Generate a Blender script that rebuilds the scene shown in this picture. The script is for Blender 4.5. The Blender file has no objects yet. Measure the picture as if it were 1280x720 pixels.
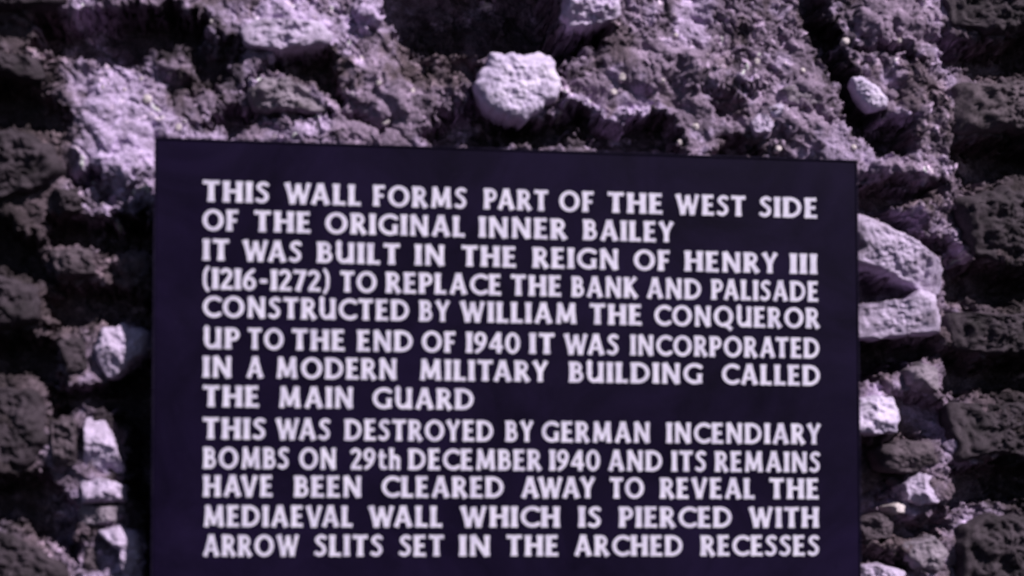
import bpy, math, random
import numpy as np

random.seed(7)
sc = bpy.context.scene
COL = sc.collection

# ------------------------------------------------------------------ camera
CAM = (-0.2693, -2.00295, -0.51566)
YAW, PITCH, ROLL = -0.13096, 0.03902, 0.00079
FPX, PX0, PY0 = 2000.0, 640.0, 615.868          # focal length and optical axis, photo pixels

def rot_basis():
    cy, sy = math.cos(YAW), math.sin(YAW)
    cp, sp = math.cos(PITCH), math.sin(PITCH)
    cr, sr = math.cos(ROLL), math.sin(ROLL)
    Rz = np.array([[cy, -sy, 0], [sy, cy, 0], [0, 0, 1]])
    Rx = np.array([[1, 0, 0], [0, cp, -sp], [0, sp, cp]])
    Ry = np.array([[cr, 0, sr], [0, 1, 0], [-sr, 0, cr]])
    return Rz @ Rx @ Ry

BASIS = rot_basis()                              # columns: right, forward, up
camd = bpy.data.cameras.new("camera")
cam = bpy.data.objects.new("camera", camd)
COL.objects.link(cam)
r_, f_, u_ = BASIS[:, 0], BASIS[:, 1], BASIS[:, 2]
from mathutils import Matrix
cam.matrix_world = Matrix([[r_[0], u_[0], -f_[0], CAM[0]], [r_[1], u_[1], -f_[1], CAM[1]],
                           [r_[2], u_[2], -f_[2], CAM[2]], [0, 0, 0, 1]])
camd.sensor_fit = 'HORIZONTAL'
camd.sensor_width = 36
camd.lens = 36 * FPX / 1280
camd.shift_y = (PY0 - 360) / 1280
camd.clip_start, camd.clip_end = 0.05, 500
camd.dof.use_dof = True                          # the slide is a little out of focus
camd.dof.focus_distance = 2.6
camd.dof.aperture_fstop = 2.3
sc.camera = cam

# ------------------------------------------------------------------ light
SUN_EL, SUN_AZ = math.radians(42), math.radians(37)   # azimuth: from the wall's normal towards the right
world = bpy.data.worlds.new("World")
sc.world = world
world.use_nodes = True
wn = world.node_tree.nodes
sky = wn.new('ShaderNodeTexSky')
sky.sky_type = 'NISHITA'
sky.sun_disc = False
sky.air_density, sky.dust_density, sky.ozone_density = 0.45, 0.4, 1.0   # a deep, clear sky: hard black shadows
sky.sun_elevation = SUN_EL
sky.sun_rotation = math.pi - SUN_AZ
wn['Background'].inputs[1].default_value = 0.05
world.node_tree.links.new(sky.outputs[0], wn['Background'].inputs[0])
sund = bpy.data.lights.new("sun", 'SUN')
sund.energy = 5.0
sund.angle = math.radians(0.5)
sund.color = (1.0, 0.955, 0.935)
sun = bpy.data.objects.new("sun", sund)
COL.objects.link(sun)
sun.location = (3, -4, 4)
from mathutils import Vector
sdir = Vector((math.cos(SUN_EL) * math.sin(SUN_AZ), -math.cos(SUN_EL) * math.cos(SUN_AZ), math.sin(SUN_EL)))
sun.rotation_euler = sdir.to_track_quat('Z', 'Y').to_euler()
sc.view_settings.view_transform = 'Standard'
sc.view_settings.look = 'None'
sc.view_settings.exposure = 0.12
sc.view_settings.gamma = 1

# ------------------------------------------------------------------ helpers
WALL_Y = 0.075                                   # mean face of the masonry; the sign's face is at y = 0

def at(px, py, Y=WALL_Y):
    """Measured photo position -> (X, Z) on the vertical plane y = Y."""
    px = np.asarray(px, float); py = np.asarray(py, float)
    a, b = (px - PX0) / FPX, -(py - PY0) / FPX
    d = a[..., None] * r_ + f_ + b[..., None] * u_
    t = (Y - CAM[1]) / d[..., 1]
    return CAM[0] + t * d[..., 0], CAM[2] + t * d[..., 2]

def _hash(ix, iy, seed):
    h = (ix.astype(np.int64) * 374761393 + iy.astype(np.int64) * 668265263 + seed * 1442695041) & 0xFFFFFFFF
    h = ((h ^ (h >> 13)) * 1274126177) & 0xFFFFFFFF
    h = ((h ^ (h >> 16)) * 2246822519) & 0xFFFFFFFF
    return (h ^ (h >> 15)) & 0xFFFFFFFF

def _rnd(ix, iy, seed):
    return _hash(ix, iy, seed) / 4294967295.0

def gnoise(x, y, seed=0):
    x0, y0 = np.floor(x), np.floor(y)
    fx, fy = x - x0, y - y0
    ix, iy = x0.astype(np.int64), y0.astype(np.int64)
    ux, uy = fx * fx * fx * (fx * (fx * 6 - 15) + 10), fy * fy * fy * (fy * (fy * 6 - 15) + 10)
    def g(a, b):
        th = _rnd(ix + a, iy + b, seed) * 2 * math.pi
        return np.cos(th) * (fx - a) + np.sin(th) * (fy - b)
    n0 = g(0, 0) * (1 - ux) + g(1, 0) * ux
    n1 = g(0, 1) * (1 - ux) + g(1, 1) * ux
    return (n0 * (1 - uy) + n1 * uy) * 1.5

def fbm(x, y, seed=0, octv=4, gain=0.5):
    s, a = 0, 1.0
    for k in range(octv):
        s = s + a * gnoise(x, y, seed + k * 17)
        x, y, a = x * 2.03 + 5.1, y * 2.03 - 3.7, a * gain
    return s

def worley(x, y, seed=0):
    ix, iy = np.floor(x).astype(np.int64), np.floor(y).astype(np.int64)
    f1 = np.full(x.shape, 9.0); f2 = np.full(x.shape, 9.0); idv = np.zeros(x.shape)
    for a in (-1, 0, 1):
        for b in (-1, 0, 1):
            cx, cy = ix + a, iy + b
            px_ = cx + 0.1 + 0.8 * _rnd(cx, cy, seed); py_ = cy + 0.1 + 0.8 * _rnd(cx, cy, seed + 99)
            d = np.hypot(px_ - x, py_ - y)
            near = d < f1
            f2 = np.where(near, f1, np.minimum(f2, d))
            idv = np.where(near, _rnd(cx, cy, seed + 555), idv)
            f1 = np.where(near, d, f1)
    return f1, f2, idv

def sstep(a, b, x):
    t = np.clip((x - a) / (b - a), 0, 1)
    return t * t * (3 - 2 * t)

def poly_sd(x, y, pts):
    """Signed distance to a polygon, negative inside."""
    n = len(pts)
    d = np.full(x.shape, 1e9); inside = np.zeros(x.shape, bool)
    for i in range(n):
        ax, ay = pts[i]; bx, by = pts[(i + 1) % n]
        ex, ey = bx - ax, by - ay
        wx, wy = x - ax, y - ay
        t = np.clip((wx * ex + wy * ey) / (ex * ex + ey * ey + 1e-12), 0, 1)
        d = np.minimum(d, np.hypot(wx - ex * t, wy - ey * t))
        c = (ay > y) != (by > y)
        with np.errstate(divide='ignore', invalid='ignore'):
            xi = ax + (y - ay) / (by - ay if by != ay else 1e-12) * ex
        inside ^= c & (x < xi)
    return np.where(inside, -d, d)

def mesh_from(name, V, quads=None, faces=None):
    me = bpy.data.meshes.new(name)
    if quads is not None:
        nf = len(quads)
        me.vertices.add(len(V)); me.vertices.foreach_set('co', np.asarray(V, np.float32).ravel())
        me.loops.add(nf * 4); me.loops.foreach_set('vertex_index', np.asarray(quads, np.int32).ravel())
        me.polygons.add(nf)
        me.polygons.foreach_set('loop_start', np.arange(0, nf * 4, 4, dtype=np.int32))
        me.update(calc_edges=True); me.validate()
    else:
        me.from_pydata([tuple(v) for v in V], [], faces)
        me.update()
    return me

def smooth(me):
    me.polygons.foreach_set('use_smooth', np.ones(len(me.polygons), bool)); me.update()

def link(name, me, mat, parent=None, loc=(0, 0, 0)):
    o = bpy.data.objects.new(name, me)
    COL.objects.link(o)
    if mat: me.materials.append(mat)
    o.location = loc
    if parent: o.parent = parent
    return o

# ------------------------------------------------------------------ materials
def nodes(name):
    m = bpy.data.materials.new(name); m.use_nodes = True
    nt = m.node_tree
    return m, nt, nt.nodes['Principled BSDF']

def noise(nt, co, scale, detail=6, rough=0.6, dist=0.0):
    n = nt.nodes.new('ShaderNodeTexNoise')
    n.inputs['Scale'].default_value = scale; n.inputs['Detail'].default_value = detail
    n.inputs['Roughness'].default_value = rough; n.inputs['Distortion'].default_value = dist
    nt.links.new(co, n.inputs['Vector'])
    return n.outputs['Fac']

def ramp(nt, fac, stops):
    r = nt.nodes.new('ShaderNodeValToRGB')
    e = r.color_ramp.elements
    while len(e) < len(stops): e.new(0.5)
    for k, (p, c) in enumerate(stops):
        e[k].position = p
        e[k].color = (c, c, c, 1) if isinstance(c, float) else (*c, 1)
    nt.links.new(fac, r.inputs[0])
    return r.outputs[0]

def mix(nt, fac, a, b, mode='MIX'):
    m = nt.nodes.new('ShaderNodeMix'); m.data_type = 'RGBA'; m.blend_type = mode
    for sock, v in ((m.inputs[0], fac), (m.inputs[6], a), (m.inputs[7], b)):
        if isinstance(v, (int, float)): sock.default_value = v
        elif isinstance(v, tuple): sock.default_value = (*v, 1)
        else: nt.links.new(v, sock)
    return m.outputs[2]

def bump(nt, h, strength, dist, prev=None):
    b = nt.nodes.new('ShaderNodeBump')
    b.inputs['Strength'].default_value = strength; b.inputs['Distance'].default_value = dist
    nt.links.new(h, b.inputs['Height'])
    if prev: nt.links.new(prev, b.inputs['Normal'])
    return b.outputs[0]

def objco(nt):
    return nt.nodes.new('ShaderNodeTexCoord').outputs['Object']

def wall_material():
    m, nt, p = nodes("rubble_mortar")
    co = objco(nt)
    at_ = nt.nodes.new('ShaderNodeAttribute'); at_.attribute_name = 'mineral'
    f = noise(nt, co, 420, 4, 0.7)
    g = noise(nt, co, 60, 6, 0.65)
    c = mix(nt, 1.0, at_.outputs['Color'], ramp(nt, f, [(0.3, 0.5), (0.7, 1.35)]), 'MULTIPLY')
    c = mix(nt, 1.0, c, ramp(nt, g, [(0.32, 0.55), (0.7, 1.3)]), 'MULTIPLY')
    nt.links.new(c, p.inputs['Base Color'])
    p.inputs['Roughness'].default_value = 0.95
    p.inputs['Specular IOR Level'].default_value = 0.15
    n = bump(nt, noise(nt, co, 260, 5, 0.7), 0.5, 0.0025)
    nt.links.new(n, p.inputs['Normal'])
    return m

def stone_material(name, light, mid, dark, scale=22, rough=0.8, bumpd=0.0028):
    m, nt, p = nodes(name)
    co = objco(nt)
    a = noise(nt, co, scale, 7, 0.62, 0.6)
    b = noise(nt, co, scale * 9, 4, 0.7)
    c = ramp(nt, a, [(0.30, dark), (0.46, mid), (0.62, light)])
    c = mix(nt, 1.0, c, ramp(nt, b, [(0.3, 0.72), (0.7, 1.15)]), 'MULTIPLY')
    nt.links.new(c, p.inputs['Base Color'])
    p.inputs['Roughness'].default_value = rough
    p.inputs['Specular IOR Level'].default_value = 0.25
    n = bump(nt, noise(nt, co, scale * 5, 6, 0.65), 0.7, bumpd)
    nt.links.new(n, p.inputs['Normal'])
    return m

M_WALL = wall_material()
M_WHITE = stone_material("white_cobble", (0.74, 0.62, 0.84), (0.64, 0.52, 0.76), (0.40, 0.32, 0.50), 30)
M_LILAC = stone_material("lilac_limestone", (0.60, 0.48, 0.70), (0.48, 0.38, 0.56), (0.26, 0.20, 0.285), 26)
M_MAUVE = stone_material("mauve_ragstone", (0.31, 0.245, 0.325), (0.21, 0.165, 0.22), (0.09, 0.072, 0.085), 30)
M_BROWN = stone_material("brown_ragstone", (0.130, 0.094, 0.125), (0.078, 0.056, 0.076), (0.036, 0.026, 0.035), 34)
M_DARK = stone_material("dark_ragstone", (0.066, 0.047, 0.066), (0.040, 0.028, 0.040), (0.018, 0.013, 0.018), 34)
M_PEB = stone_material("cream_pebble", (0.72, 0.61, 0.66), (0.60, 0.50, 0.55), (0.40, 0.325, 0.37), 120, 0.7, 0.001)

def panel_material():
    m, nt, p = nodes("dark_violet_enamel")
    co = objco(nt)
    a = noise(nt, co, 7, 8, 0.66, 0.8)
    c = ramp(nt, a, [(0.32, (0.0030, 0.0014, 0.0085)), (0.7, (0.0098, 0.0052, 0.0250))])
    s = noise(nt, co, 240, 3, 0.7)
    c = mix(nt, ramp(nt, s, [(0.64, 0.0), (0.76, 0.4)]), c, (0.05, 0.040, 0.085))
    nt.links.new(c, p.inputs['Base Color'])
    nt.links.new(ramp(nt, noise(nt, co, 9, 5, 0.6), [(0.3, 0.42), (0.7, 0.62)]), p.inputs['Roughness'])
    p.inputs['Specular IOR Level'].default_value = 0.045
    nt.links.new(bump(nt, noise(nt, co, 120, 4, 0.6), 0.15, 0.001), p.inputs['Normal'])
    return m

def letter_material():
    m, nt, p = nodes("white_letter_paint")
    co = objco(nt)
    a = noise(nt, co, 45, 6, 0.65)
    c = ramp(nt, a, [(0.3, (0.54, 0.48, 0.66)), (0.65, (0.74, 0.67, 0.85))])
    nt.links.new(c, p.inputs['Base Color'])
    p.inputs['Roughness'].default_value = 0.6
    return m

M_PANEL, M_LETTER = panel_material(), letter_material()

def steel_material():
    m, nt, p = nodes("grey_iron")
    co = objco(nt)
    nt.links.new(ramp(nt, noise(nt, co, 80), [(0.3, (0.05, 0.045, 0.05)), (0.7, (0.12, 0.1, 0.11))]), p.inputs['Base Color'])
    p.inputs['Metallic'].default_value = 0.6; p.inputs['Roughness'].default_value = 0.6
    return m
M_IRON = steel_material()

# ------------------------------------------------------------------ the wall
wall = bpy.data.objects.new("stone_wall", None)
COL.objects.link(wall)
WROOT = (0.0, WALL_Y, -1.35)
wall.location = WROOT
wall["label"] = "weathered rubble stone wall of pale lilac stones in gritty mortar behind the dark sign"
wall["category"] = "wall"

# hollows in the masonry: outline, depth (m), softness of the lip (px)
HOLLOWS = [
    ([(40, 12), (118, 14), (160, 9), (200, 3), (245, 14), (263, 30), (258, 48), (235, 50), (215, 60), (190, 72), (160, 85), (125, 82), (112, 72), (40, 64)], .085, 5),
    ([(238, 20), (266, 24), (268, 50), (300, 58), (302, 68), (285, 80), (278, 95), (272, 118), (250, 122), (240, 105), (234, 85), (228, 58)], .05, 8),
    ([(335, 78), (345, 66), (370, 62), (398, 61), (412, 72), (426, 95), (430, 118), (424, 135), (412, 130), (398, 110), (378, 98), (355, 88), (338, 88)], .06, 4),
    ([(301, 98), (335, 82), (340, 88), (318, 97), (305, 108)], .03, 3),
    ([(252, 148), (270, 142), (276, 128), (296, 127), (308, 140), (312, 152), (306, 168), (285, 165), (272, 155), (255, 153)], .06, 3),
    ([(306, 138), (360, 136), (412, 141), (410, 148), (350, 145), (308, 150)], .03, 3),
    ([(430, 138), (455, 146), (484, 154), (480, 162), (452, 154), (428, 144)], .025, 3),
    ([(478, -60), (700, -60), (704, 10), (694, 30), (715, 38), (765, 28), (768, 40), (740, 58), (712, 72), (700, 88), (690, 72), (640, 66), (600, 70), (560, 62), (520, 62), (500, 50), (488, 30), (476, 18)], .15, 4),
    ([(498, 44), (560, 58), (598, 76), (594, 112), (575, 116), (563, 94), (545, 72), (522, 92), (505, 84)], .035, 5),
    ([(540, 150), (575, 134), (592, 112), (620, 140), (650, 152), (690, 146), (706, 136), (745, 150), (760, 172), (722, 166), (690, 184), (560, 190), (525, 178)], .06, 4),
    ([(690, 144), (740, 151), (760, 150), (842, 150), (850, 170), (850, 200), (752, 200), (742, 172), (700, 162)], .06, 4),
    ([(1000, -60), (1036, -60), (1038, 15), (1052, 45), (1060, 75), (1066, 100), (1072, 125), (1100, 142), (1140, 150), (1146, 175), (1130, 194), (1098, 190), (1075, 172), (1058, 150), (1045, 120), (1036, 90), (1024, 60), (1014, 30), (998, 0)], .065, 5),
    ([(890, 124), (915, 120), (932, 128), (930, 145), (905, 150), (888, 142)], .025, 8),
    ([(884, 196), (898, 180), (925, 173), (947, 178), (958, 196)], .05, 3),
    ([(1070, 62), (1100, 57), (1130, 62), (1155, 80), (1150, 90), (1120, 71), (1078, 69)], .03, 3),
    ([(1050, 236), (1120, 230), (1176, 228), (1176, 240), (1140, 250), (1116, 268), (1150, 286), (1180, 308), (1180, 326), (1120, 290), (1080, 270), (1050, 262)], .06, 5),
    ([(1050, 338), (1104, 344), (1142, 355), (1140, 378), (1050, 384)], .07, 4),
    ([(1050, 420), (1176, 418), (1178, 450), (1130, 458), (1100, 472), (1050, 482)], .07, 5),
    ([(1120, 492), (1200, 497), (1190, 545), (1130, 560), (1122, 545)], .045, 6),
    ([(1050, 545), (1120, 548), (1140, 570), (1124, 612), (1122, 640), (1050, 662)], .05, 7),
    ([(1120, 645), (1180, 640), (1190, 665), (1130, 680), (1100, 672)], .045, 5),
    ([(1050, 676), (1100, 690), (1140, 700), (1130, 712), (1050, 704)], .04, 5),
    ([(90, 214), (130, 216), (136, 224), (118, 234), (90, 232)], .05, 3),
    ([(60, 272), (132, 268), (160, 273), (215, 258), (215, 312), (160, 314), (130, 312), (60, 305)], .085, 5),
    ([(60, 352), (120, 350), (215, 376), (215, 420), (190, 408), (130, 402), (60, 415)], .065, 6),
    ([(60, 478), (140, 480), (188, 440), (220, 400), (220, 760), (180, 730), (184, 660), (162, 600), (162, 540), (130, 512), (60, 518)], .085, 5),
    # the same broken masonry going on to both sides
    ([(-80, 100), (0, 92), (60, 110), (92, 150), (80, 170), (20, 150), (-80, 160)], .06, 6),
    ([(-80, 250), (-10, 262), (50, 300), (60, 352), (10, 340), (-80, 300)], .07, 6),
    ([(-80, 430), (0, 416), (70, 425), (80, 480), (0, 470), (-80, 480)], .07, 6),
    ([(-80, 590), (-10, 600), (60, 590), (96, 640), (90, 700), (20, 660), (-80, 640)], .075, 6),
    ([(1178, 40), (1230, 55), (1300, 40), (1360, 60), (1360, 100), (1280, 88), (1220, 96), (1180, 80)], .065, 6),
    ([(1190, 180), (1250, 172), (1350, 190), (1350, 230), (1260, 222), (1200, 240)], .07, 6),
    ([(1176, 300), (1210, 330), (1290, 345), (1350, 340), (1350, 380), (1250, 385), (1180, 378)], .07, 6),
    ([(1180, 440), (1250, 452), (1350, 440), (1350, 490), (1260, 496), (1190, 490)], .07, 6),
    ([(1185, 590), (1240, 575), (1350, 590), (1350, 640), (1250, 625), (1190, 650)], .07, 6),
]
# rounded swellings of the mortar: centre px, radii px, angle deg, height m
SWELLS = [
    (722, 130, 36, 9, 32, .022), (790, 144, 60, 7, 2, .016), (1122, 150, 26, 8, 12, .020), (934, 107, 20, 7, 35, .014),
    (155, 160, 70, 75, 20, .020), (360, 40, 75, 34, 8, .018), (465, 22, 26, 26, 0, .016), (215, 84, 28, 20, 30, .010),
    (465, 110, 60, 30, 25, .014), (580, 105, 26, 30, 0, .010), (520, 34, 34, 8, 18, .045), (790, 70, 60, 40, 30, .012),
    (870, 90, 60, 26, 20, .014), (1006, 118, 34, 18, 10, .014), (970, 150, 26, 22, 35, .012), (1000, 160, 50, 22, 25, .010),
    (1115, 25, 60, 34, 10, .018), (1120, 212, 56, 16, 5, .022), (1142, 268, 26, 18, 20, .030), (160, 222, 40, 34, 0, .018),
    (172, 332, 24, 22, 0, .014), (128, 388, 18, 26, 0, .010), (1150, 110, 26, 40, 0, .008), (640, 178, 60, 6, 4, .012),
]
# mortar colours, the hollows' shade painted in as dark patches: centre, radii, angle, colour
PALE, MIDL, BRN, SHADE_DARK = (.58, .44, .70), (.30, .216, .325), (.115, .080, .098), (.030, .0225, .027)
TONES = [
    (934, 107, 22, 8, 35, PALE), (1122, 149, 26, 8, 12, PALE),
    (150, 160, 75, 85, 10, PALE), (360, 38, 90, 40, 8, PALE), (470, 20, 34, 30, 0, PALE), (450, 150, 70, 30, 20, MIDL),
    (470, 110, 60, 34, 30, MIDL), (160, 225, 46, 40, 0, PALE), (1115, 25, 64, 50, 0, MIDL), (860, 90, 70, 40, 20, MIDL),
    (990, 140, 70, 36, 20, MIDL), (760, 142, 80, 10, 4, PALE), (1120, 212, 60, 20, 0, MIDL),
    (200, 40, 90, 46, 0, SHADE_DARK), (265, 85, 40, 44, 0, SHADE_DARK), (395, 92, 50, 38, 0, BRN), (600, 20, 125, 52, 0, SHADE_DARK),
    (540, 75, 60, 40, 20, BRN), (640, 165, 110, 22, 0, SHADE_DARK), (800, 172, 60, 20, 0, SHADE_DARK), (1050, 80, 26, 120, -20, SHADE_DARK),
    (1105, 168, 44, 20, 0, SHADE_DARK), (722, 130, 38, 11, 32, PALE), (1110, 570, 70, 60, 0, BRN), (1100, 440, 80, 24, 0, SHADE_DARK), (1100, 690, 80, 50, 0, BRN),
    (160, 350, 70, 80, 0, BRN), (170, 560, 60, 130, 0, SHADE_DARK), (160, 290, 70, 26, 0, SHADE_DARK), (1110, 250, 60, 20, 0, BRN),
    (20, 300, 95, 400, 0, BRN), (1265, 320, 90, 400, 0, BRN), (-20, 360, 80, 420, 0, SHADE_DARK), (1300, 360, 70, 420, 0, SHADE_DARK),  # outer bands: mortar made darker towards both sides
]

def px_grid(X, Z):
    """Wall coordinates expressed in the photo-pixel units in which the hollows were measured."""
    dx, dy, dz = X - CAM[0], WALL_Y - CAM[1], Z - CAM[2]
    q = [dx * BASIS[0, k] + dy * BASIS[1, k] + dz * BASIS[2, k] for k in range(3)]
    return PX0 + FPX * q[0] / q[1], PY0 - FPX * q[2] / q[1]

def build_wall():
    S = 0.0016
    M = 0.0034                                   # a little coarser away from what the photo shows
    xs = np.concatenate([np.linspace(-2.4, -1.35, 40)[:-1], np.arange(-1.35, -0.80, M), np.arange(-0.80, 0.86, S), np.arange(0.8605, 1.45, M), np.linspace(1.455, 2.4, 38)])
    zs = np.concatenate([np.linspace(-1.35, -1.02, 20)[:-1], np.arange(-1.02, -0.66, M), np.arange(-0.66, 0.27, S), np.arange(0.2705, 0.72, M), np.linspace(0.725, 1.1, 22)])
    xs, zs = np.unique(xs), np.unique(zs)
    X, Z = np.meshgrid(xs, zs)
    U, V = px_grid(X, Z)
    # irregular domain so that no outline stays clean
    wu = fbm(X * 22, Z * 22, 3, 4, 0.6) * 9 + fbm(X * 90, Z * 90, 5, 3, 0.6) * 4
    wv = fbm(X * 22, Z * 22, 11, 4, 0.6) * 9 + fbm(X * 90, Z * 90, 13, 3, 0.6) * 4
    Uw, Vw = U + wu, V + wv
    A0, B0 = X * 0.85 - Z * 0.53, X * 0.53 + Z * 0.85
    h = fbm(X * 4.2, Z * 4.2, 21, 3) * 0.012 + fbm(A0 * 11, B0 * 17, 23, 3) * 0.008
    # lumpy rubble, drawn out along a falling diagonal
    c, s = math.cos(math.radians(-32)), math.sin(math.radians(-32))
    A, B = X * c + Z * s, -X * s + Z * c
    A = A + fbm(X * 30, Z * 30, 31, 3) * 0.010; B = B + fbm(X * 30, Z * 30, 37, 3) * 0.010
    f1, f2, idl = worley(A * 26, B * 40, 41)
    h += (np.sqrt(np.clip(1 - (f1 / 0.75) ** 2, 0, 1)) - 0.5) * 0.012 * (0.4 + 0.9 * idl)
    f1b, f2b, idm = worley(A * 62, B * 88, 43)
    peb = np.sqrt(np.clip(1 - (f1b / 0.7) ** 2, 0, 1))
    rough = 0.30 + 0.70 * sstep(-0.35, 0.35, fbm(X * 9, Z * 9, 47, 3))
    for (cx, cy, rx, ry) in ((150, 165, 60, 70), (360, 40, 80, 30), (465, 20, 26, 34), (1110, 28, 50, 34), (1010, 118, 34, 16), (450, 150, 50, 16), (830, 70, 50, 26)):
        rough = rough * (1 - 0.7 * sstep(1.1, 0.6, np.hypot((Uw - cx) / rx, (Vw - cy) / ry)))
    h += (peb - 0.5) * 0.0075 * (0.2 + 1.1 * idm) * rough
    f1c, f2c, ids = worley(A * 150, B * 190, 53)
    h += (np.sqrt(np.clip(1 - (f1c / 0.7) ** 2, 0, 1)) - 0.5) * 0.0030 * (0.2 + 1.2 * ids) * rough
    rid = 1 - np.abs(fbm(A * 34, B * 60, 59, 4, 0.6)) * 2.2
    h -= np.clip(rid - 0.55, 0, 1) ** 1.5 * 0.022 * rough          # ragged crevices
    h += fbm(X * 130, Z * 130, 61, 4, 0.65) * 0.0017 * rough
    h += fbm(X * 300, Z * 300, 67, 2, 0.6) * 0.0010
    for (cx, cy, rx, ry, ang, amp) in SWELLS:
        a = math.radians(ang); du, dv = Uw - cx, Vw - cy
        p, q = (du * math.cos(a) + dv * math.sin(a)) / rx, (-du * math.sin(a) + dv * math.cos(a)) / ry
        h += amp * np.clip(1 - (p * p + q * q), 0, 1) ** 0.7
    hole = np.zeros_like(h)
    for pts, dep, soft in HOLLOWS:
        P = np.array(pts, float)
        bx = (U > P[:, 0].min() - 40) & (U < P[:, 0].max() + 40) & (V > P[:, 1].min() - 40) & (V < P[:, 1].max() + 40)
        if not bx.any(): continue
        sd = poly_sd(Uw[bx], Vw[bx], pts)
        hole[bx] = np.maximum(hole[bx], dep * sstep(soft, -soft * 1.6, sd))
    h -= hole
    h = np.minimum(h, 0.046)
    # colour of the mineral, with shade painted over the hollows
    base = np.ones(X.shape + (3,)) * np.array(MIDL) * 0.78
    def lerp(f, col):
        nonlocal base
        base = base * (1 - f[..., None]) + np.array(col) * f[..., None]
    lerp(0.6 * sstep(0.0, 0.5, fbm(X * 14, Z * 14, 71, 4, 0.6)), PALE)
    lerp(0.7 * sstep(0.05, 0.5, fbm(X * 11, Z * 11, 79, 4, 0.6)), BRN)
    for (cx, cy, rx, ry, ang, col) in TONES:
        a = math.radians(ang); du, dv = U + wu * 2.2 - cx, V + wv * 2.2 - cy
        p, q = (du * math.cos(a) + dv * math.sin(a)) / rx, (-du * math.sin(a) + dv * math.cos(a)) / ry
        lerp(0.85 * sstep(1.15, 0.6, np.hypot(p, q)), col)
    # grit: single grains lighter or darker than the lime that binds them
    tone = 0.62 + 0.75 * idm
    tone = np.where(idm > 0.93, 2.2, tone); tone = np.where(idm < 0.10, 0.35, tone)
    base = base * (1 + (tone - 1) * (rough * sstep(0.62, 0.45, f1b)))[..., None]
    tone2 = np.where(ids > 0.955, 3.2, 0.65 + 0.7 * ids)
    base = base * (1 + (tone2 - 1) * (0.8 * rough * sstep(0.6, 0.4, f1c)))[..., None]
    base = np.clip(base, 0.012, 0.88)
    ny, nx = X.shape
    # steep sides of the hollows are broken stone too: ragged in and out along the face
    gz, gx = np.gradient(h, zs, xs)
    m = np.clip(np.hypot(gx, gz) / 2.5, 0, 1)
    for _ in range(2):
        m[1:-1, 1:-1] = (m[1:-1, 1:-1] * 2 + m[:-2, 1:-1] + m[2:, 1:-1] + m[1:-1, :-2] + m[1:-1, 2:]) / 6
    jx = fbm(-h * 80 + X * 15, Z * 80, 83, 3, 0.55) * 0.006 * m
    jz = fbm(X * 80, -h * 80 + Z * 15, 89, 3, 0.55) * 0.006 * m
    V3 = np.stack([X + jx, np.full_like(X, 0.0) - h, Z + jz - WROOT[2]], -1).reshape(-1, 3)
    i = np.arange(ny * nx).reshape(ny, nx)
    Q = np.stack([i[:-1, :-1], i[:-1, 1:], i[1:, 1:], i[1:, :-1]], -1).reshape(-1, 4)
    # thickness: rim and back
    rim = np.concatenate([i[0, :], i[1:, -1], i[-1, -2::-1], i[-2:0:-1, 0]])
    n0 = len(V3)
    back = V3[rim].copy(); back[:, 1] = 0.7
    k = np.arange(len(rim)); k2 = (k + 1) % len(rim)
    RQ = np.stack([rim[k2], rim[k], n0 + k, n0 + k2], -1)
    cb = n0 + np.array([0, nx - 1, nx - 1 + ny - 1, 2 * (nx - 1) + ny - 1])
    me = mesh_from("mortar_face", np.vstack([V3, back]), np.vstack([Q, RQ, cb[None, ::-1]]))
    smooth(me)
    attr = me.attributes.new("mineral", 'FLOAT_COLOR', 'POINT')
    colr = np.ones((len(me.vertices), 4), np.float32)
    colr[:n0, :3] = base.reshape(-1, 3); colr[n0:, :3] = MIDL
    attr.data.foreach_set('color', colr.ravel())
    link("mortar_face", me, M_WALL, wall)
    def surface_y(x, z):
        return -h[min(max(np.searchsorted(zs, z), 0), ny - 1), min(max(np.searchsorted(xs, x), 0), nx - 1)] + WALL_Y
    return surface_y

surface_y = build_wall()

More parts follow.
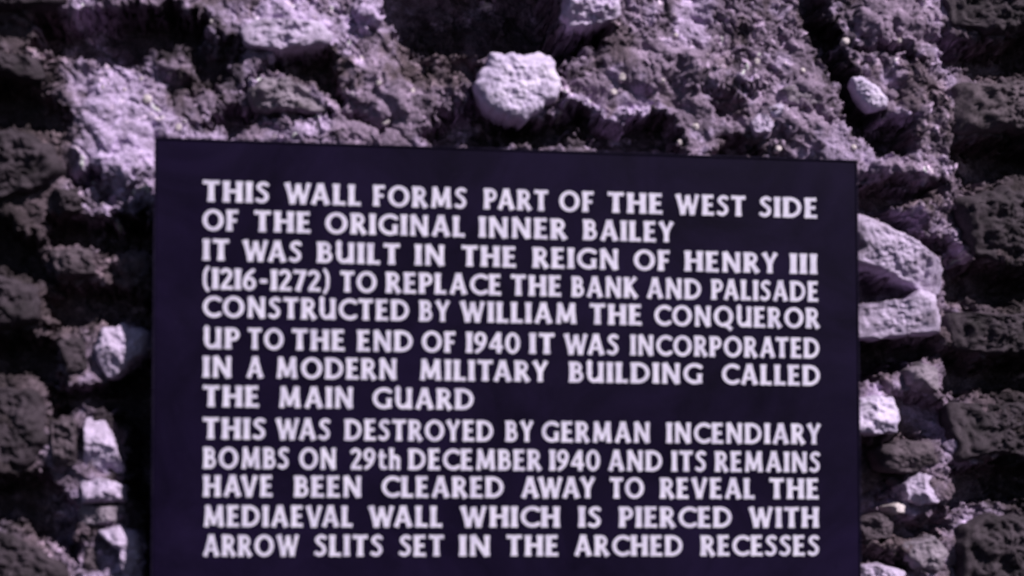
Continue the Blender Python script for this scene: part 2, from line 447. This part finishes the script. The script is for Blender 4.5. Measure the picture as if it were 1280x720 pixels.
# ------------------------------------------------------------------ stones set in the mortar
def stone(outline, front, mat, seed, proud=0.03, power=2.6, rough=0.004, label=None, name="stone", facets=3, nt=88, nr=26, back=1.0):
    """A closed rounded block: outline in measured photo px, `front` = depth y of its front-most point."""
    P = np.array(outline, float)
    x, z = at(P[:, 0], P[:, 1], front + proud * 0.5)
    cx, cz = x.mean(), z.mean()
    x, z = x - cx, z - cz
    th = np.linspace(0, 2 * np.pi, nt, endpoint=False)
    R = np.zeros(nt)
    for k, t in enumerate(th):
        dx, dz = math.cos(t), math.sin(t); best = 1e-4
        for i in range(len(x)):
            ax, az, bx, bz = x[i], z[i], x[(i + 1) % len(x)], z[(i + 1) % len(x)]
            ex, ez = bx - ax, bz - az
            den = dx * ez - dz * ex
            if abs(den) < 1e-12: continue
            r = (ax * ez - az * ex) / den; u = (ax * dz - az * dx) / den
            if r > 0 and -1e-9 <= u <= 1 + 1e-9: best = max(best, r)
        R[k] = best
    R = (np.roll(R, 1) + 2 * R + np.roll(R, -1)) / 4
    size = R.mean()
    R = R * (1 + 0.10 * gnoise(np.cos(th) * 3 + seed, np.sin(th) * 3, seed) + 0.05 * gnoise(np.cos(th) * 9, np.sin(th) * 9 + seed, seed + 1))
    rs = random.Random(seed)
    pl = [(rs.uniform(0.62, 0.95), rs.uniform(0, 2 * math.pi), rs.uniform(0.25, 0.9)) for _ in range(facets)]
    rows = []
    for j in range(1, nr + 1):
        s = (j / nr) ** 0.8
        X, Z = R * s * np.cos(th), R * s * np.sin(th)
        d = (1 - s ** power) ** (1 / power) * np.ones(nt)
        for (a, ang, sl) in pl:
            d = np.minimum(d, a - sl * ((X * math.cos(ang) + Z * math.sin(ang)) / size) * 0.6 + 0.05)
        d = np.maximum(d, -0.2) * proud
        e = (1 - s ** 6)
        d = d + e * (fbm((X + cx) * 45, (Z + cz) * 45, seed, 3, 0.6) * rough + fbm((X + cx) * 160, (Z + cz) * 160, seed + 5, 3, 0.6) * rough * 0.35)
        rows.append(np.stack([X, -d, Z], -1))
    for s, yy in ((0.97, 0.02 * back), (0.85, 0.06 * back), (0.5, 0.085 * back)):
        rows.append(np.stack([R * s * np.cos(th), np.full(nt, yy), R * s * np.sin(th)], -1))
    d0 = proud * min(1.0, min([a + 0.05 for (a, _, _) in pl] or [1.0]))
    V = [[0, -d0, 0]] + np.concatenate(rows).tolist() + [[0, 0.09 * back, 0]]
    F = []
    for k in range(nt):
        F.append((0, 1 + k, 1 + (k + 1) % nt))
    nrow = len(rows)
    for j in range(nrow - 1):
        a, b = 1 + j * nt, 1 + (j + 1) * nt
        for k in range(nt):
            k2 = (k + 1) % nt
            F.append((a + k, b + k, b + k2, a + k2))
    last = 1 + (nrow - 1) * nt
    for k in range(nt):
        F.append((last + k, len(V) - 1, last + (k + 1) % nt))
    me = mesh_from(name, V, faces=F); smooth(me)
    o = link(name, me, mat, wall, (cx - WROOT[0], front + proud - WROOT[1], cz - WROOT[2]))
    if label: o["label"] = label
    return o

stone([(592, 108), (600, 88), (612, 68), (625, 65), (652, 67), (677, 64), (690, 72), (699, 90), (702, 112), (697, 124), (686, 127), (671, 141), (655, 153), (648, 148), (634, 146), (622, 142), (606, 130), (598, 120)],
      0.037, M_WHITE, 11, proud=0.024, power=3.6, rough=0.0038, facets=0, label="rounded white cobble standing proud of the wall", nt=140, nr=44)
stone([(702, -25), (708, 0), (701, 20), (712, 33), (745, 30), (772, 22), (780, 5), (770, -25)], 0.045, M_LILAC, 12, 0.035, rough=0.010)
stone([(1066, 96), (1078, 95), (1096, 106), (1112, 124), (1108, 135), (1092, 138), (1080, 128), (1070, 112)], 0.050, M_WHITE, 13, 0.013, power=2.4, back=0.4, facets=0, label="small white stone wedged beside the dark crevice")
stone([(306, 112), (326, 97), (360, 96), (385, 108), (408, 127), (414, 138), (370, 138), (330, 139), (312, 132)], 0.050, M_MAUVE, 15, 0.036, rough=0.008)
stone([(295, 30), (330, 21), (400, 26), (420, 48), (405, 58), (350, 62), (310, 54)], 0.042, M_LILAC, 16, 0.024, power=3.5, rough=0.006)
stone([(1064, 262), (1082, 268), (1108, 281), (1149, 300), (1180, 328), (1180, 368), (1150, 360), (1137, 352), (1104, 338), (1064, 328)], 0.030, M_LILAC, 17, 0.040, power=3, rough=0.0045, nt=120, nr=36, label="long pale lilac ledge stone sloping down to the right")
stone([(1062, 381), (1110, 376), (1144, 372), (1148, 360), (1172, 366), (1176, 416), (1120, 420), (1062, 422)], 0.032, M_LILAC, 18, 0.038, power=4, rough=0.0035, nt=110, nr=34)
stone([(1066, 499), (1090, 494), (1118, 496), (1124, 520), (1121, 541), (1090, 543), (1066, 542)], 0.030, M_WHITE, 19, 0.040, power=4, label="square white block beside the right edge of the sign")
stone([(126, 410), (150, 403), (188, 412), (186, 440), (160, 462), (138, 477), (124, 462), (114, 440)], 0.045, M_LILAC, 20, 0.040)
stone([(104, 516), (128, 519), (142, 545), (159, 594), (140, 594), (104, 588)], 0.040, M_LILAC, 21, 0.045, power=3)
stone([(100, 592), (140, 600), (159, 606), (158, 628), (100, 630)], 0.045, M_LILAC, 22, 0.038, power=3)
stone([(98, 634), (156, 631), (158, 652), (98, 658)], 0.047, M_MAUVE, 23, 0.036, power=3)
stone([(120, 664), (150, 654), (176, 668), (179, 700), (166, 722), (150, 716), (152, 690), (132, 676)], 0.040, M_LILAC, 24, 0.040, power=2.6, facets=1)
stone([(108, 672), (130, 676), (148, 694), (146, 724), (120, 734), (100, 710)], 0.060, M_BROWN, 25, 0.030)
stone([(1132, 462), (1150, 452), (1174, 458), (1176, 492), (1150, 486), (1134, 478)], 0.045, M_MAUVE, 26, 0.035)
stone([(1132, 604), (1150, 590), (1178, 596), (1178, 630), (1150, 632), (1134, 624)], 0.048, M_LILAC, 27, 0.034)
stone([(1112, 632), (1122, 628), (1133, 632), (1130, 642), (1115, 643)], 0.060, M_PEB, 28, 0.016)
stone([(938, 152), (948, 141), (960, 142), (970, 156), (962, 168), (946, 168)], 0.050, M_LILAC, 29, 0.022)
stone([(960, 134), (974, 128), (986, 134), (987, 148), (974, 153), (964, 146)], 0.048, M_WHITE, 30, 0.020)
stone([(972, 112), (1000, 100), (1030, 106), (1042, 122), (1012, 136), (985, 130)], 0.052, M_MAUVE, 31, 0.026)
stone([(148, 318), (166, 310), (190, 318), (192, 346), (170, 356), (152, 346)], 0.055, M_BROWN, 34, 0.026)
stone([(1094, 560), (1130, 548), (1166, 552), (1176, 580), (1140, 592), (1104, 588)], 0.055, M_BROWN, 35, 0.028)
stone([(1070, 650), (1100, 640), (1120, 652), (1118, 672), (1084, 676)], 0.055, M_BROWN, 36, 0.028)
stone([(1126, 680), (1170, 668), (1188, 690), (1176, 716), (1140, 712)], 0.050, M_MAUVE, 37, 0.030)
stone([(1062, 708), (1100, 704), (1134, 714), (1130, 740), (1062, 740)], 0.050, M_LILAC, 38, 0.030)
# courses going on to the left and right of what the slide shows
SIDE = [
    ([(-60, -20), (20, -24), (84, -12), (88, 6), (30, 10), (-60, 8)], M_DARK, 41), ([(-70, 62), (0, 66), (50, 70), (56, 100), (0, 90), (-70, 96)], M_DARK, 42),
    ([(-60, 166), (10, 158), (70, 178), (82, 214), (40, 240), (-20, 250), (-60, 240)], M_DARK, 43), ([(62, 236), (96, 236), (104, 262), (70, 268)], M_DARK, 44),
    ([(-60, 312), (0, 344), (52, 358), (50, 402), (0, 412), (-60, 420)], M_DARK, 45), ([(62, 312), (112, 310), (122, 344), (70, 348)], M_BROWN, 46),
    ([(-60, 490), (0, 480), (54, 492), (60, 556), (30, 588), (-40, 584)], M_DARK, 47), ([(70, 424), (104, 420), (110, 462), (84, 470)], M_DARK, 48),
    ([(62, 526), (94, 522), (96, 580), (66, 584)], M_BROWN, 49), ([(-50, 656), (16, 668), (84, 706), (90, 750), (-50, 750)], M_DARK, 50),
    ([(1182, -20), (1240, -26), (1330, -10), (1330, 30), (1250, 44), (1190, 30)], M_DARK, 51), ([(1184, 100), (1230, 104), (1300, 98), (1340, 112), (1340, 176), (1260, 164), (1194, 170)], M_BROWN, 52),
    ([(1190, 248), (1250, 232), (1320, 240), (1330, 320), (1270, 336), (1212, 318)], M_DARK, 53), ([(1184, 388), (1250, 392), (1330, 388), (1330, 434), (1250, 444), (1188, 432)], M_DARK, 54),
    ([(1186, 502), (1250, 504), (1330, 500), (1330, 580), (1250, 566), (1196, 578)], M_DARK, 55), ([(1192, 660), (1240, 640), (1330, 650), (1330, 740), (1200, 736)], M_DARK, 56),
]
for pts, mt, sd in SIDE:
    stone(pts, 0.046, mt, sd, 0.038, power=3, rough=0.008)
# loose pattern of further stones out of the frame, above, below and beyond
rr = random.Random(3)
for k in range(30):
    for _ in range(40):
        u, v = rr.uniform(-700, 2000), rr.uniform(-700, 1500)
        if not (-110 < u < 1380 and -70 < v < 770): break
    w, hh = rr.uniform(40, 95), rr.uniform(25, 55)
    pts = [(u + w * math.cos(t) * rr.uniform(.8, 1.1), v + hh * math.sin(t) * rr.uniform(.8, 1.1)) for t in np.linspace(0, 2 * math.pi, 9)[:-1]]
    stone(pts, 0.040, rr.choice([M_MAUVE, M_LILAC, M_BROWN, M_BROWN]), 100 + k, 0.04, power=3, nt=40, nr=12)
# pale pebbles in the mortar: position and radius in photo px
PEBBLES = [(265, 26, 5), (184, 123, 8), (195, 137, 6), (223, 158, 6), (177, 99, 5), (473, 103, 5), (482, 151, 8), (466, 158, 7), (515, 113, 5),
           (452, 73, 5), (845, 44, 5), (1058, 51, 7), (1067, 184, 6), (756, 60, 5), (792, 68, 5), (778, 96, 7), (767, 115, 6), (828, 101, 5), (928, 74, 5),
           (946, 76, 6), (883, 70, 6), (1004, 88, 5), (870, 158, 7), (842, 160, 6), (850, 178, 5), (973, 186, 6), (1093, 358, 7), (1108, 362, 6), (1124, 50, 5),
           (148, 452, 5), (128, 110, 4), (215, 24, 4), (155, 112, 4), (430, 144, 5), (604, 118, 4), (1022, 66, 4)]
for k, (u, v, r) in enumerate(PEBBLES):
    x_, z_ = at(u, v, WALL_Y)
    r = r * 0.85; pr = r * 0.0011
    pts = [(u + r * math.cos(t) * rr.uniform(.75, 1.1), v + r * math.sin(t) * rr.uniform(.75, 1.1)) for t in np.linspace(0, 2 * math.pi, 8)[:-1]]
    stone(pts, surface_y(float(x_), float(z_)) - pr * 0.75, M_PEB, 300 + k, pr, name="pebble", nt=20, nr=7, rough=0.002, facets=1, power=2.0, back=0.12)

# ------------------------------------------------------------------ the sign
sign = bpy.data.objects.new("information_sign", None)
COL.objects.link(sign)
SROOT = (0.0, 0.0, -0.56)
sign.location = SROOT
sign["label"] = "dark violet rectangular sign with thirteen lines of white capital lettering"
sign["category"] = "sign"

def box_bevel(x0, x1, y0, y1, z0, z1, b):
    import bmesh
    bm = bmesh.new()
    bmesh.ops.create_cube(bm, size=1)
    for v in bm.verts:
        v.co = ((x0 + x1) / 2 + v.co.x * (x1 - x0), (y0 + y1) / 2 + v.co.y * (y1 - y0), (z0 + z1) / 2 + v.co.z * (z1 - z0))
    bmesh.ops.bevel(bm, geom=list(bm.edges), offset=b, segments=3, profile=0.5, affect='EDGES')
    me = bpy.data.meshes.new("panel"); bm.to_mesh(me); bm.free()
    return me

link("panel", box_bevel(-0.45, 0.45, 0.0, 0.012, -0.600 - SROOT[2], 0.0 - SROOT[2], 0.0016), M_PANEL, sign)
def rim_mesh():
    import bmesh
    bm = bmesh.new()
    x0, x1, z0, z1, t = -0.45, 0.45, -0.600 - SROOT[2], -SROOT[2], 0.0014
    for (a0, a1, b0, b1) in ((x0 - t, x1 + t, z1 + 0.0001, z1 + t), (x0 - t, x1 + t, z0 - t, z0 - 0.0001),
                             (x0 - t, x0 - 0.0001, z0, z1), (x1 + 0.0001, x1 + t, z0, z1)):
        q = bmesh.ops.create_cube(bm, size=1)['verts']
        for v in q:
            v.co = ((a0 + a1) / 2 + v.co.x * (a1 - a0), 0.0055 + v.co.y * 0.0145, (b0 + b1) / 2 + v.co.z * (b1 - b0))
    me = bpy.data.meshes.new("rim"); bm.to_mesh(me); bm.free()
    return me

def rim_material():
    m, nt, p = nodes("lit_violet_rim")  # lighter than the panel, painting in the sun caught along its edge
    nt.links.new(ramp(nt, noise(nt, objco(nt), 30, 6, 0.7), [(0.35, (0.005, 0.003, 0.014)), (0.8, (0.030, 0.022, 0.052))]), p.inputs['Base Color'])
    p.inputs['Roughness'].default_value = 0.7
    p.inputs['Specular IOR Level'].default_value = 0.05
    return m
link("rim", rim_mesh(), rim_material(), sign)
for (x, z) in ((-0.36, -0.08), (0.36, -0.08), (-0.36, -0.5), (0.36, -0.5)):
    import bmesh
    bm = bmesh.new()
    bmesh.ops.create_cone(bm, cap_ends=True, segments=20, radius1=0.009, radius2=0.009, depth=0.14,
                          matrix=Matrix.Translation((x, 0.012 + 0.07 - 0.001, z - SROOT[2])) @ Matrix.Rotation(math.pi / 2, 4, 'X'))
    me = bpy.data.meshes.new("fixing_pin"); bm.to_mesh(me); bm.free()
    link("fixing_pin", me, M_IRON, sign)

# ---- lettering: flared humanist capitals drawn as fields, then contoured
ST, TH = 0.235, 0.195
def stem(x0, y0, x1, y1, w=ST, flare=0.36):
    L = math.hypot(x1 - x0, y1 - y0); dx, dy = (x1 - x0) / L, (y1 - y0) / L
    def f(x, y):
        s = (x - x0) * dx + (y - y0) * dy; d = np.abs(-(x - x0) * dy + (y - y0) * dx)
        t = np.clip(2 * s / L - 1, -1, 1)
        return np.maximum(d - w / 2 * (1 + flare * np.abs(t) ** 3), np.maximum(-s, s - L))
    return f
def path(pts, w=TH, curve=True, w_end=None):
    P = np.array(pts, float)
    if curve:
        E_ = np.vstack([2 * P[0] - P[1], P, 2 * P[-1] - P[-2]]); out = []
        for i in range(1, len(E_) - 2):
            for t in np.linspace(0, 1, 6, endpoint=False):
                a, b, c, d = E_[i - 1], E_[i], E_[i + 1], E_[i + 2]
                out.append(0.5 * (2 * b + (c - a) * t + (2 * a - 5 * b + 4 * c - d) * t * t + (3 * b - a - 3 * c + d) * t ** 3))
        P = np.array(out + [P[-1]])
    def f(x, y):
        best = np.full(x.shape, 9.0)
        for (ax, ay), (bx, by) in zip(P[:-1], P[1:]):
            ex, ey = bx - ax, by - ay
            t = np.clip(((x - ax) * ex + (y - ay) * ey) / (ex * ex + ey * ey + 1e-9), 0, 1)
            best = np.minimum(best, np.hypot(x - ax - ex * t, y - ay - ey * t))
        return best - w / 2
    return f
def arc(cx, cy, rx, ry, a0, a1, w=TH, n=14):
    return path([(cx + rx * math.cos(math.radians(a)), cy + ry * math.sin(math.radians(a))) for a in np.linspace(a0, a1, n)], w)
def ring(cx, cy, rx, ry, wx=0.20, wy=0.16):
    def f(x, y):
        fo = (np.hypot((x - cx) / rx, (y - cy) / ry) - 1) * min(rx, ry)
        fi = (np.hypot((x - cx) / (rx - wx), (y - cy) / (ry - wy)) - 1) * min(rx - wx, ry - wy)
        return np.maximum(fo, -fi)
    return f
def bowl(x, yb, yt, r, w=TH):
    h = (yt - yb) / 2
    return path([(x, yt), (x + r * 0.42, yt)] + [(x + r - h * 0.9 + h * 0.9 * math.cos(math.radians(a)) if r > h * 0.9 else x + r * math.cos(math.radians(a)),
                 (yt + yb) / 2 + h * math.sin(math.radians(a))) for a in np.linspace(78, -78, 9)] + [(x + r * 0.42, yb), (x, yb)], w, curve=False)
G = {
    'A': (.80, [stem(.10, 0, .39, 1.0, .17), stem(.70, 0, .41, 1.0, .205), stem(.22, .31, .58, .31, .13, 0)]),
    'B': (.60, [stem(.12, 0, .12, 1), bowl(.10, .53, .925, .36, .15), bowl(.10, .078, .52, .42, .155)]),
    'C': (.74, [arc(.50, .5, .41, .42, 52, 308, .175)]),
    'D': (.82, [stem(.12, 0, .12, 1), path([(.10, .92), (.32, .92), (.48, .88), (.62, .78), (.70, .63), (.72, .5), (.70, .37), (.62, .22), (.48, .12), (.32, .08), (.10, .08)], .17)]),
    'E': (.54, [stem(.12, 0, .12, 1), stem(.05, .925, .50, .925, .15), stem(.05, .51, .46, .51, .14), stem(.05, .075, .53, .075, .15)]),
    'F': (.52, [stem(.12, 0, .12, 1), stem(.05, .925, .51, .925, .15), stem(.05, .50, .45, .50, .14)]),
    'G': (.84, [arc(.50, .5, .41, .42, 50, 300, .175), stem(.72, .04, .72, .50, .19)]),
    'H': (.76, [stem(.12, 0, .12, 1), stem(.64, 0, .64, 1), stem(.1, .52, .66, .52, .15, 0)]),
    'I': (.24, [stem(.12, 0, .12, 1)]),
    'K': (.68, [stem(.12, 0, .12, 1), stem(.12, .46, .58, 1, .16), stem(.22, .56, .62, 0, .20)]),
    'L': (.50, [stem(.12, 0, .12, 1), stem(.05, .078, .50, .078, .155)]),
    'M': (.98, [stem(.14, 0, .20, 1, .17), stem(.84, 0, .78, 1, .205), stem(.20, 1, .49, .10, .19, .05), stem(.78, 1, .49, .10, .16, .05)]),
    'N': (.80, [stem(.12, 0, .12, 1, .18), stem(.68, 0, .68, 1, .18), stem(.12, 1, .68, 0, .20, .05)]),
    'O': (.96, [ring(.48, .5, .48, .51)]),
    'P': (.58, [stem(.12, 0, .12, 1), bowl(.10, .45, .92, .42, .16)]),
    'Q': (.98, [ring(.48, .5, .48, .51), stem(.50, .16, .88, -.14, .17)]),
    'R': (.66, [stem(.12, 0, .12, 1), bowl(.10, .49, .92, .40, .155), stem(.30, .50, .60, 0, .20)]),
    'S': (.52, [path([(.45, .87), (.34, .93), (.22, .91), (.12, .82), (.12, .70), (.22, .59), (.34, .49), (.42, .38), (.42, .22), (.33, .11), (.20, .075), (.06, .14)], .165)]),
    'T': (.66, [stem(.33, 0, .33, 1), stem(0, .922, .66, .922, .155, .35)]),
    'U': (.74, [path([(.12, 1.0), (.12, .42), (.14, .24), (.24, .11), (.38, .09), (.50, .17), (.60, .30)], .18), stem(.12, .4, .12, 1, .20), stem(.62, 0, .62, 1, .20)]),
    'V': (.76, [stem(.10, 1, .38, 0, .205), stem(.67, 1, .40, 0, .165)]),
    'W': (1.10, [stem(.09, 1, .34, 0, .20), stem(.56, .95, .34, 0, .15), stem(.54, .95, .78, 0, .19), stem(1.01, 1, .78, 0, .155)]),
    'Y': (.70, [stem(.35, 0, .35, .52, .205), stem(.09, 1, .36, .44, .19), stem(.62, 1, .35, .44, .16)]),
    '0': (.66, [ring(.33, .5, .33, .51, .18, .15)]),
    '1': (.24, [stem(.12, 0, .12, 1)]),
    '2': (.52, [path([(.07, .82), (.16, .91), (.28, .92), (.40, .82), (.41, .66), (.32, .48), (.18, .26), (.10, .10)], .165), stem(.02, .078, .52, .078, .155)]),
    '4': (.64, [stem(.45, 0, .45, 1, .19, .1), stem(.42, .96, .07, .30, .15, 0), stem(.02, .29, .64, .29, .14, 0)]),
    '6': (.56, [ring(.28, .31, .28, .32, .17, .14), path([(.44, .93), (.26, .78), (.13, .56), (.09, .34)], .165)]),
    '7': (.52, [stem(.0, .922, .52, .922, .155), stem(.44, .95, .17, 0, .19)]),
    '9': (.56, [ring(.28, .69, .28, .32, .17, .14), path([(.12, .07), (.30, .22), (.43, .44), (.47, .66)], .165)]),
    't': (.36, [path([(.14, .86), (.14, .20), (.20, .09), (.33, .08)], .165), stem(.0, .64, .36, .64, .13)]),
    'h': (.54, [stem(.11, 0, .11, 1.02, .18), path([(.11, .46), (.22, .60), (.34, .60), (.43, .50), (.43, .06)], .165), stem(.43, 0, .43, .5, .17)]),
    '(': (.26, [path([(.22, 1.03), (.11, .80), (.09, .5), (.11, .2), (.22, -.05)], .14)]),
    ')': (.26, [path([(.04, 1.03), (.15, .80), (.17, .5), (.15, .2), (.04, -.05)], .14)]),
    '-': (.34, [stem(.02, .44, .32, .44, .19, 0)]),
}
KERN = {'AW': -.16, 'WA': -.16, 'AV': -.16, 'VA': -.16, 'AY': -.14, 'TA': -.12, 'TO': -.03, 'AL': -.0, 'LI': 0, 'EY': -.02, 'LY': -.1, 'RY': -.04, 'PA': -.08, 'AT': -.1, 'OY': -.06}

def contour(fns, adv):
    """Marching squares on the union of the strokes -> 2D verts, inner polygons, outline edges."""
    st = 0.034
    gx = np.arange(-0.12, adv + 0.14, st); gy = np.arange(-0.22, 1.14, st)
    X, Y = np.meshgrid(gx, gy)
    F = np.full(X.shape, 9.0)
    for f in fns: F = np.minimum(F, f(X, Y))
    F = np.where(np.abs(F) < 1e-5, 1e-5, F)
    verts, keys, polys = [], {}, []
    def vid(key, p):
        if key not in keys: keys[key] = len(verts); verts.append(p)
        return keys[key]
    ny, nx = F.shape
    for j in range(ny - 1):
        for i in range(nx - 1):
            cs = [(j, i), (j, i + 1), (j + 1, i + 1), (j + 1, i)]
            fv = [F[c] for c in cs]
            if min(fv) > 0: continue
            poly = []
            for k in range(4):
                a, b = cs[k], cs[(k + 1) % 4]; fa, fb = fv[k], fv[(k + 1) % 4]
                if fa < 0: poly.append(vid(a, (X[a], Y[a])))
                if (fa < 0) != (fb < 0):
                    t = fa / (fa - fb)
                    poly.append(vid((min(a, b), max(a, b)), (X[a] + t * (X[b] - X[a]), Y[a] + t * (Y[b] - Y[a]))))
            if len(poly) >= 3: polys.append(poly)
    cnt = {}
    for p in polys:
        for a, b in zip(p, p[1:] + p[:1]): cnt[(a, b)] = 1
    edges = [(a, b) for (a, b) in cnt if (b, a) not in cnt]
    return np.array(verts), polys, edges
GLY = {}
def glyph(c):
    if c not in GLY: GLY[c] = contour(G[c][1], G[c][0])
    return GLY[c]

BASE = [-0.07671, -0.11296, -0.15013, -0.18621, -0.22109, -0.26011, -0.29569, -0.33222, -0.37209, -0.40847, -0.4432, -0.48036, -0.51669]
CAP = 0.0262
LINES = [
    [("THIS", 252.5, 337.5), ("WALL", 355, 452), ("FORMS", 465.6, 584), ("PART", 604, 686), ("OF", 698, 743), ("THE", 758.5, 829), ("WEST", 843.5, 932.5), ("SIDE", 948, 1022)],
    [("OF", 252, 299), ("THE", 316.6, 389.4), ("ORIGINAL", 405.6, 582), ("INNER", 598, 709.4), ("BAILEY", 728, 843.5)],
    [("IT", 253, 287.5), ("WAS", 302.5, 377.8), ("BUILT", 395.5, 501), ("IN", 518, 557), ("THE", 576, 646), ("REIGN", 665, 774), ("OF", 791, 838), ("HENRY", 855, 973), ("III", 986.5, 1021.5)],
    [("(1216-1272)", 252, 413.5), ("TO", 424.4, 472), ("REPLACE", 481.5, 627.5), ("THE", 637.5, 702.5), ("BANK", 713.5, 798), ("AND", 807, 877.5), ("PALISADE", 888, 1023.5)],
    [("CONSTRUCTED", 252.5, 512.5), ("BY", 523.5, 563.6), ("WILLIAM", 574, 722), ("THE", 736, 803), ("CONQUEROR", 816.6, 1025)],
    [("UP", 253.5, 300), ("TO", 309, 355.8), ("THE", 364, 432), ("END", 446, 517.3), ("OF", 526, 570.5), ("1940", 582, 651), ("IT", 661, 694), ("WAS", 704, 774), ("INCORPORATED", 787, 1025)],
    [("IN", 253, 290.8), ("A", 307, 330.3), ("MODERN", 344, 497), ("MILITARY", 523, 686), ("BUILDING", 710.5, 879), ("CALLED", 901, 1026)],
    [("THE", 252.5, 325), ("MAIN", 347, 442.7), ("GUARD", 464.4, 593.3)],
    [("THIS", 252.5, 333), ("WAS", 344, 413.6), ("DESTROYED", 430, 617.7), ("BY", 631, 667.8), ("GERMAN", 676, 813.3), ("INCENDIARY", 832, 1027)],
    [("BOMBS", 253.5, 362), ("ON", 373, 421.4), ("29th", 437, 502), ("DECEMBER", 509.5, 677.7), ("1940", 686, 751), ("AND", 758.8, 828.6), ("ITS", 838.5, 883), ("REMAINS", 892.7, 1025.5)],
    [("HAVE", 253.5, 341.8), ("BEEN", 367, 453), ("CLEARED", 476, 630.8), ("AWAY", 650, 745), ("TO", 761, 806), ("REVEAL", 824, 944), ("THE", 960.5, 1024)],
    [("MEDIAEVAL", 253, 441.8), ("WALL", 459.8, 553.6), ("WHICH", 574.4, 700.3), ("IS", 722.2, 752), ("PIERCED", 773, 915.8), ("WITH", 935, 1023.7)],
    [("ARROW", 252.8, 374.6), ("SLITS", 392, 479.2), ("SET", 498, 555.8), ("IN", 573.2, 613.6), ("THE", 632, 699), ("ARCHED", 716.6, 854.4), ("RECESSES", 874.6, 1024.4)],
]
GAP = 0.155
LETTER_T = 0.0012
for ln, words in enumerate(LINES):
    V, F = [], []
    zb = BASE[ln]
    for (w, p0, p1) in words:
        # ends of the word, measured, on the sign's face
        zpix = [px_ for px_ in (p0, p1)]
        xw = []
        for px_ in zpix:
            lo, hi = -0.5, 0.5
            for _ in range(40):                   # X whose image at mid-letter height falls on the measured column
                mid = (lo + hi) / 2
                d = np.array([mid - CAM[0], -CAM[1], zb + CAP / 2 - CAM[2]]) @ BASIS
                if PX0 + FPX * d[0] / d[1] < px_: lo = mid
                else: hi = mid
            xw.append((lo + hi) / 2)
        xw[0] += 0.0013; xw[1] -= 0.0013          # the measured ends include the blur of the lens
        pen, pos = 0.0, []
        for k, ch in enumerate(w):
            if k: pen += GAP + KERN.get(w[k - 1] + ch, 0) - (0.06 if w[k - 1] in '129674' and ch in '0129674' else 0)
            pos.append(pen); pen += G[ch][0]
        sx = (xw[1] - xw[0]) / pen
        for ch, x0 in zip(w, pos):
            gv, gp, ge = glyph(ch)
            n = len(V) ; m = len(gv)
            jx, jz = random.uniform(-.00015, .00015), random.uniform(-.00015, .00015)
            for y in (-LETTER_T, 0.0004):
                for (a, b) in gv:
                    V.append((xw[0] + (x0 + a) * sx + jx, y, zb + b * CAP + jz - SROOT[2]))
            F += [[n + q for q in p] for p in gp]
            F += [[n + b, n + a, n + m + a, n + m + b] for (a, b) in ge]
    me = mesh_from("lettering", V, faces=F)
    link("lettering", me, M_LETTER, sign)
